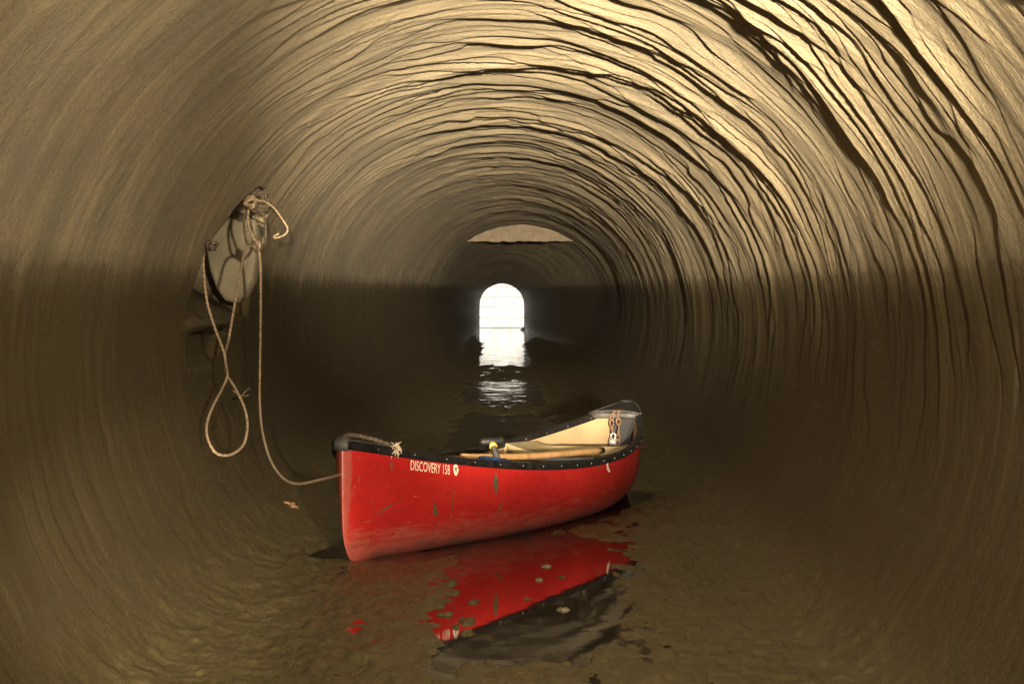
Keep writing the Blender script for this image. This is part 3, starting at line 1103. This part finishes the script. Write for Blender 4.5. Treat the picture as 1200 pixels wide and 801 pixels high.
# paddle with black T-grip leaning out over the far gunwale
def paddle():
    base, grip = ray(601, 592, 12.93), ray(575, 514.5, 13.25)
    root = empty('paddle', base)
    tag(root, 'canoe paddle with black T-grip and yellow collar propped inside the canoe', 'paddle')
    ax = (grip - base)
    L = ax.length
    ax.normalize()
    z0 = Vector((0, 0, 0))
    tube('shaft', [ax * 0.05, ax * (L * 0.5), ax * (L - 0.03)], 0.0155, M_SHAFT, root, 12)
    tube('collar', [ax * (L - 0.058), ax * (L - 0.034)], 0.0185, M_YEL, root, 12)
    tdir = Vector((1, 0.25, 0.02)).normalized()
    tdir = (tdir - ax * tdir.dot(ax)).normalized()
    c = ax * (L - 0.015)
    V, Fc = sweep([c - tdir * 0.062, c - tdir * 0.05, c, c + tdir * 0.05, c + tdir * 0.062], circle(0.019, 12), scale=lambda t: 1 - 0.45 * abs(2 * t - 1) ** 4)
    mesh_obj('grip', V, Fc, M_BLACK, root)
    # blade flat on the floor of the boat
    sd_ = ax.cross(Vector((0, 0, 1))).normalized()
    up = sd_.cross(ax).normalized()
    Vb, Fb = [], []
    nb = 10
    for k in range(nb + 1):
        t = k / nb
        w = 0.10 * math.sin(min(1, (1 - t) * 1.6 + 0.12) * math.pi / 2) * (1 if t < 0.85 else math.sqrt(max(0.05, 1 - ((t - 0.85) / 0.16) ** 2)))
        p = ax * 0.08 + Vector((0.16, 0.478, 0)) * t + Vector((0, 0, -0.0 * t))
        for u_, th in ((-1, 0), (0, 0.008), (1, 0), (0, -0.008)):
            Vb.append(p + sd_ * w * u_ + up * th)
    for k in range(nb):
        for j in range(4):
            a = k * 4 + j; b_ = k * 4 + (j + 1) % 4
            Fb.append((a, b_, b_ + 4, a + 4))
    mesh_obj('blade', Vb, Fb, M_BLACK, root)
    return root


paddle()

# wooden pole lying along the near side on the seats
pp = [ray(541, 535.5, 13.1), ray(622, 534.5, 13.6), ray(706, 527.5, 14.35)]
pole = empty('wooden_paddle', pp[2])
tag(pole, 'varnished wooden paddle lying along the near gunwale inside the canoe', 'paddle')
P_ = [p - pp[2] for p in catmull(pp, 10)]
V_, F_ = sweep(P_, circle(0.0165, 12))
mesh_obj('shaft', V_, F_, M_WOOD, pole)
d_ = (P_[0] - P_[1]).normalized()
V_, F_ = sweep([P_[0] + d_ * (0.55 * k / 8) for k in range(9)], [(-0.085, -0.006), (0, -0.011), (0.085, -0.006), (0.085, 0.006), (0, 0.011), (-0.085, 0.006)],
               scale=lambda t: 0.25 + 0.75 * math.sin(min(1, t * 1.4) * math.pi / 2) if t < 0.85 else 0.75)
mesh_obj('blade', V_, F_, M_WOOD, pole)

# blue bag beside the paddle
bm = bmesh.new()
bmesh.ops.create_uvsphere(bm, u_segments=24, v_segments=14, radius=1.0)
for v in bm.verts:
    x, y, z = v.co
    k = 1 + 0.10 * math.sin(5 * x + 2 * y) * math.cos(4 * z)
    v.co = Vector((math.copysign(abs(x) ** 0.6, x) * 0.095 * k, math.copysign(abs(y) ** 0.7, y) * 0.095 * k, math.copysign(abs(z) ** 0.7, z) * 0.085 * k))
bag = bm_obj('dry_bag', bm, M_BLUE)
bag.location = ray(577, 556, 13.12)
bag.rotation_euler = (0, 0, 0.15)
tag(bag, 'blue bag wedged inside the canoe below the paddle grip', 'bag')
bm = bmesh.new()
bmesh.ops.create_cone(bm, cap_ends=True, segments=10, radius1=0.05, radius2=0.035, depth=0.06, matrix=Matrix.Translation((0.11, 0, 0)) @ Matrix.Rotation(math.pi / 2, 4, 'Y'))
bm_obj('rolled_neck', bm, M_BLUE, bag)

# chain and padlock on the stern handle
sh = hull_pt(-0.868, math.pi / 2)
hx, hz = sh.x, sh.z + 0.014
chain = empty('chain', W(hx, 0.02, hz + 0.02))
tag(chain, 'rusty chain looped over the stern carrying handle of the canoe', 'chain')
lm = bmesh.new()
mv, mf = sweep([Vector((0.012 * math.cos(a), 0, 0.020 * math.sin(a))) for a in np.linspace(0, 2 * math.pi, 15)], circle(0.0052, 7), up=Vector((0, 1, 0)))
link_me = bpy.data.meshes.new('link')
link_me.from_pydata([tuple(v) for v in mv], [], mf); link_me.update()
link_me.polygons.foreach_set('use_smooth', [True] * len(link_me.polygons))
link_me.materials.append(M_RUST)
cpath = [Vector((hx, 0.028, hz + 0.024)), Vector((hx + 0.024, 0.026, hz + 0.012)), Vector((hx + 0.030, 0.030, hz - 0.03)), Vector((hx + 0.034, 0.034, hz - 0.085)),
         Vector((hx + 0.036, 0.026, hz - 0.14)), Vector((hx + 0.04, 0.034, hz - 0.20))]
cpath2 = [Vector((hx - 0.004, 0.0, hz + 0.024)), Vector((hx + 0.022, -0.008, hz + 0.010)), Vector((hx + 0.030, -0.010, hz - 0.05)), Vector((hx + 0.034, -0.004, hz - 0.095))]
k = 0
for path in (cpath, cpath2):
    q_ = resample(catmull(path, 8), 0.029)
    for i in range(len(q_) - 1):
        o = bpy.data.objects.new('link', link_me)
        col.objects.link(o); o.parent = chain
        d_ = (q_[i + 1] - q_[i]).normalized()
        mat_ = (MW.to_3x3() @ d_).to_track_quat('Z', 'Y').to_euler()
        o.location = (MW @ ((q_[i] + q_[i + 1]) / 2)) - chain.location
        o.rotation_euler = mat_
        o.rotation_euler.rotate_axis('Z', (k % 2) * math.pi / 2 + 0.4)
        k += 1
lock = empty('padlock', W(hx + 0.045, 0.0, hz - 0.15))
tag(lock, 'silver padlock hanging on the rusty chain at the stern of the canoe', 'padlock')
bm = bmesh.new()
bmesh.ops.create_cube(bm, size=1.0)
for v in bm.verts: v.co = Vector((v.co.x * 0.042, v.co.y * 0.020, v.co.z * 0.040))
bmesh.ops.bevel(bm, geom=bm.edges[:], offset=0.005, segments=2, affect='EDGES')
lb = bm_obj('body', bm, M_LOCK, lock)
lb.rotation_euler = (0, 0.12, canoe.rotation_euler.z + math.pi / 2)
V_, F_ = sweep([Vector((-0.013, 0, 0.016)), Vector((-0.013, 0, 0.036))] + [Vector((-0.013 * math.cos(a), 0, 0.036 + 0.013 * math.sin(a))) for a in np.linspace(0.3, math.pi - 0.3, 7)] + [Vector((0.013, 0, 0.036)), Vector((0.013, 0, 0.016))], circle(0.0042, 8), up=Vector((0, 1, 0)))
so = mesh_obj('shackle', V_, F_, M_LOCK, lock)
so.rotation_euler = lb.rotation_euler

# frayed cord lashed on the bow deck
zb = lambda x: sheer(x / HL)
fray = empty('frayed_cord', W(1.95, 0.02, zb(1.95) + 0.03))
tag(fray, 'frayed pale cord end lashed over the bow deck of the canoe', 'rope')
def L2(o, *p): return W(*p) - o.location
rope('cord', [L2(fray, 2.29, -0.02, zb(2.29) + 0.040), L2(fray, 2.23, -0.02, zb(2.23) + 0.058), L2(fray, 2.16, 0.0, zb(2.16) + 0.062), L2(fray, 2.12, 0.05, zb(2.12) + 0.052), L2(fray, 2.095, 0.10, zb(2.095) + 0.038), L2(fray, 2.09, 0.135, zb(2.09) + 0.014)], 0.011, M_TANGLE, fray)
rf = random.Random(9)
tuft = bmesh.new()
Vt, Ft = [], []
for k in range(46):
    a = Vector((2.09 + rf.uniform(-0.012, 0.012), 0.136 + rf.uniform(-0.01, 0.01), zb(2.09) + 0.016 + rf.uniform(-0.01, 0.012)))
    dr_ = Vector((rf.uniform(-1, 0.9), rf.uniform(-0.1, 1), rf.uniform(-1.0, 0.9))).normalized() * rf.uniform(0.02, 0.048)
    pts = [L2(fray, *a), L2(fray, *(a + dr_ * 0.5 + Vector((0, 0.006, 0.004)))), L2(fray, *(a + dr_))]
    v_, f_ = sweep(pts, circle(0.0034, 5), scale=lambda t: 1 - 0.6 * t)
    b_ = len(Vt)
    Vt += v_; Ft += [tuple(i + b_ for i in f) for f in f_]
mesh_obj('frayed_end', Vt, Ft, M_ROPE2, fray)

# ------------------------------------------------------------------ mooring rope on the left wall
anchor = ray(294, 240, 13.30)
mr = empty('mooring_rope', anchor)
tag(mr, 'tan mooring rope hanging in loops from the left wall down to the canoe bow', 'rope')
bow = W(HL - 0.005, 0.0, 0.40)


def rp(px, py, d): return ray(px, py, d) - anchor


knot = (300, 288)
line = [rp(292, 240, 13.27), rp(291, 262, 13.25), rp(300, 286, 13.21), rp(305, 305, 13.23), rp(305.5, 360, 13.40), rp(304.5, 430, 13.57), rp(304, 470, 13.50), rp(307, 505, 13.30), rp(316, 538, 13.00),
        rp(331, 560, 12.65), rp(348, 567, 12.30), rp(372, 563, 11.95), bow - anchor]
rope('line', line, 0.0072, M_ROPE, mr)
loop = [rp(300, 288, 13.17), rp(288, 292, 13.05), rp(281, 322, 12.92), rp(274, 362, 12.80), rp(268, 396, 12.80), rp(263, 415, 12.60), rp(263, 428, 12.45), rp(266, 440, 12.34), rp(276, 456, 12.25), rp(286, 478, 12.15), rp(289.5, 500, 12.05),
        rp(284, 522, 11.92), rp(268, 533, 11.75), rp(252, 530, 11.68), rp(242.5, 512, 11.72), rp(242.5, 494, 11.84), rp(250, 474, 12.00), rp(260, 455, 12.20), rp(266, 440, 12.30), rp(264, 425, 12.40), rp(262, 412, 12.42),
        rp(252, 385, 12.42), rp(243, 355, 12.42), rp(239, 320, 12.42), rp(239, 298, 12.42), rp(244, 286, 12.50), rp(250, 285, 12.25)]
rope('loop', loop, 0.0072, M_ROPE, mr)
end = [rp(296, 236, 13.21), rp(308, 236, 13.15), rp(320, 243, 13.10), rp(330, 256, 13.05), rp(337, 268, 13.03), rp(334, 275, 13.03), rp(324, 279, 13.05), rp(321, 277, 13.05), rp(327, 274, 13.04)]
rope('loose_end', end, 0.0055, M_ROPE, mr)
rk = random.Random(4)


def clump(name, cpx, cpy, d, sx, sy, n, r, mat):
    V, Fc = [], []
    for k in range(n):
        pts, a = [], rk.uniform(0, 6.28)
        for i in range(5):
            a += rk.uniform(0.8, 2.0)
            pts.append(rp(cpx + sx * math.cos(a) * rk.uniform(0.4, 1), cpy + sy * math.sin(a) * rk.uniform(0.4, 1), d + rk.uniform(-0.05, 0.05)))
        v, f = sweep(resample(catmull(pts, 6), 0.008), rope_profile(r), twist=80)
        b = len(V)
        V += v; Fc += [tuple(i + b for i in q) for q in f]
    return mesh_obj(name, V, Fc, mat, mr)


clump('knot', 301, 288, 13.2, 5, 7, 4, 0.0085, M_ROPE)
clump('knot', 295, 237, 13.17, 9, 8, 5, 0.008, M_ROPE)
clump('tangle', 301, 236, 13.36, 17, 15, 9, 0.008, M_TANGLE)
clump('tangle', 248, 288, 12.35, 9, 6, 4, 0.007, M_TANGLE)
rope('hanging_bight', [rp(290, 244, 13.35), rp(286, 262, 13.33), rp(289, 284, 13.29), rp(296, 292, 13.25)], 0.007, M_TANGLE, mr)
rope('hanging_bight', [rp(304, 240, 13.45), rp(311, 262, 13.45), rp(310, 285, 13.43), rp(303, 294, 13.30)], 0.007, M_TANGLE, mr)

hook = empty('mooring_hook', ray(290, 231, 13.50))
tag(hook, 'small dark iron hook in the left wall that holds the mooring rope', 'hook')
ho = hook.location
V_, F_ = sweep([Vector((-0.14, 0.05, 0.0)), Vector((-0.02, 0.0, 0)), Vector((0.04, -0.03, -0.01)), Vector((0.06, -0.05, 0.02)), Vector((0.055, -0.06, 0.05))], circle(0.012, 8))
mesh_obj('shank', V_, F_, M_IRON, hook)
V_, F_ = sweep([Vector((-0.11, 0.035, 0.0)), Vector((-0.10, 0.031, 0))], circle(0.035, 12))
mesh_obj('wall_plate', V_, F_, M_IRON, hook)

# ------------------------------------------------------------------ leaf, twig and scum
def on_wall(px, py, off=0.006):
    """where the line of sight through a pixel meets the bore or the silt in it"""
    for d in np.arange(6, 60, 0.01):
        x, z = (px - 588) / F * d, EYE - (py - 340) / F * d
        if x * x + ((z - HC) / (0.93 if z > HC else 1.0)) ** 2 >= (R - off) ** 2: break
        if abs(x) < 1.25 and z < float(mud_z(np.array([x]), np.array([d]))[0]) + off: break
    return Vector((x, float(d), z))


lp = on_wall(340, 593)
nrm = Vector((0.5, -0.1, 0.85)).normalized()
leaf_out = [(0, -1), (0.25, -0.6), (0.7, -0.5), (0.4, -0.1), (0.85, 0.3), (0.3, 0.35), (0.1, 1.0), (-0.25, 0.4), (-0.8, 0.35), (-0.4, -0.1), (-0.7, -0.55), (-0.2, -0.6)]
Vl = [(0, 0, 0.004)] + [(x * 0.030, y * 0.052, 0.012 * math.sin(5 * x + 3 * y) + 0.006) for x, y in leaf_out]
Vl += [(x, y, z - 0.0025) for x, y, z in Vl]
nl = len(leaf_out)
Fl = [(0, 1 + k, 1 + (k + 1) % nl) for k in range(nl)] + [(nl + 1, nl + 2 + (k + 1) % nl, nl + 2 + k) for k in range(nl)] + \
     [(1 + k, nl + 2 + k, nl + 2 + (k + 1) % nl, 1 + (k + 1) % nl) for k in range(nl)]
leaf = mesh_obj('fallen_leaf', Vl, Fl, M_LEAF, None, False)
leaf.location = lp + nrm * 0.002
leaf.rotation_euler = nrm.to_track_quat('Z', 'Y').to_euler()
leaf.rotation_euler.rotate_axis('Z', 0.7)
tag(leaf, 'curled brown dead leaf on the mud just left of the canoe bow', 'leaf')

tp = on_wall(272, 468)
twig = empty('twig', tp)
tag(twig, 'thin forked twig stuck on the muddy left wall beside the rope loop', 'twig')
tube('stem', [Vector((0, 0, 0)), Vector((0.06, -0.1, 0.02)), Vector((0.10, -0.22, 0.03))], 0.004, M_TWIG, twig, 6)
tube('fork', [Vector((0.04, -0.06, 0.012)), Vector((0.09, -0.04, 0.06))], 0.003, M_TWIG, twig, 6)
tube('fork', [Vector((0.05, -0.09, 0.018)), Vector((0.02, -0.16, 0.05))], 0.003, M_TWIG, twig, 6)

SC = [(660, 715, 0.028, 'clump of pale scum floating on the red reflection nearest the camera'),
      (632, 680, 0.020, 'small scrap of pale scum floating in the middle of the red reflection'),
      (640, 664, 0.030, 'flat pale scrap floating close below the canoe hull')]
for px, py, sz, lab in SC:
    d = F * EYE / (py - 340)
    c = Vector(((px - 588) / F * d, d, 0.0))
    V_, F_ = [(0, 0, 0.006)], []
    m = 14
    rs = random.Random(px)
    for ring, (rr_, zz) in enumerate(((0.55, 0.008), (1.0, -0.002))):
        for k in range(m):
            a = 2 * math.pi * k / m
            r_ = sz * rr_ * rs.uniform(0.65, 1.25)
            V_.append((r_ * math.cos(a), 1.8 * r_ * math.sin(a), zz * rs.uniform(0.6, 1.2)))
    for k in range(m):
        F_.append((0, 1 + k, 1 + (k + 1) % m))
        F_.append((1 + k, 1 + m + k, 1 + m + (k + 1) % m, 1 + (k + 1) % m))
    s_ = mesh_obj('floating_scum', V_, F_, M_SCUM)
    s_.location = c
    tag(s_, lab, 'debris')
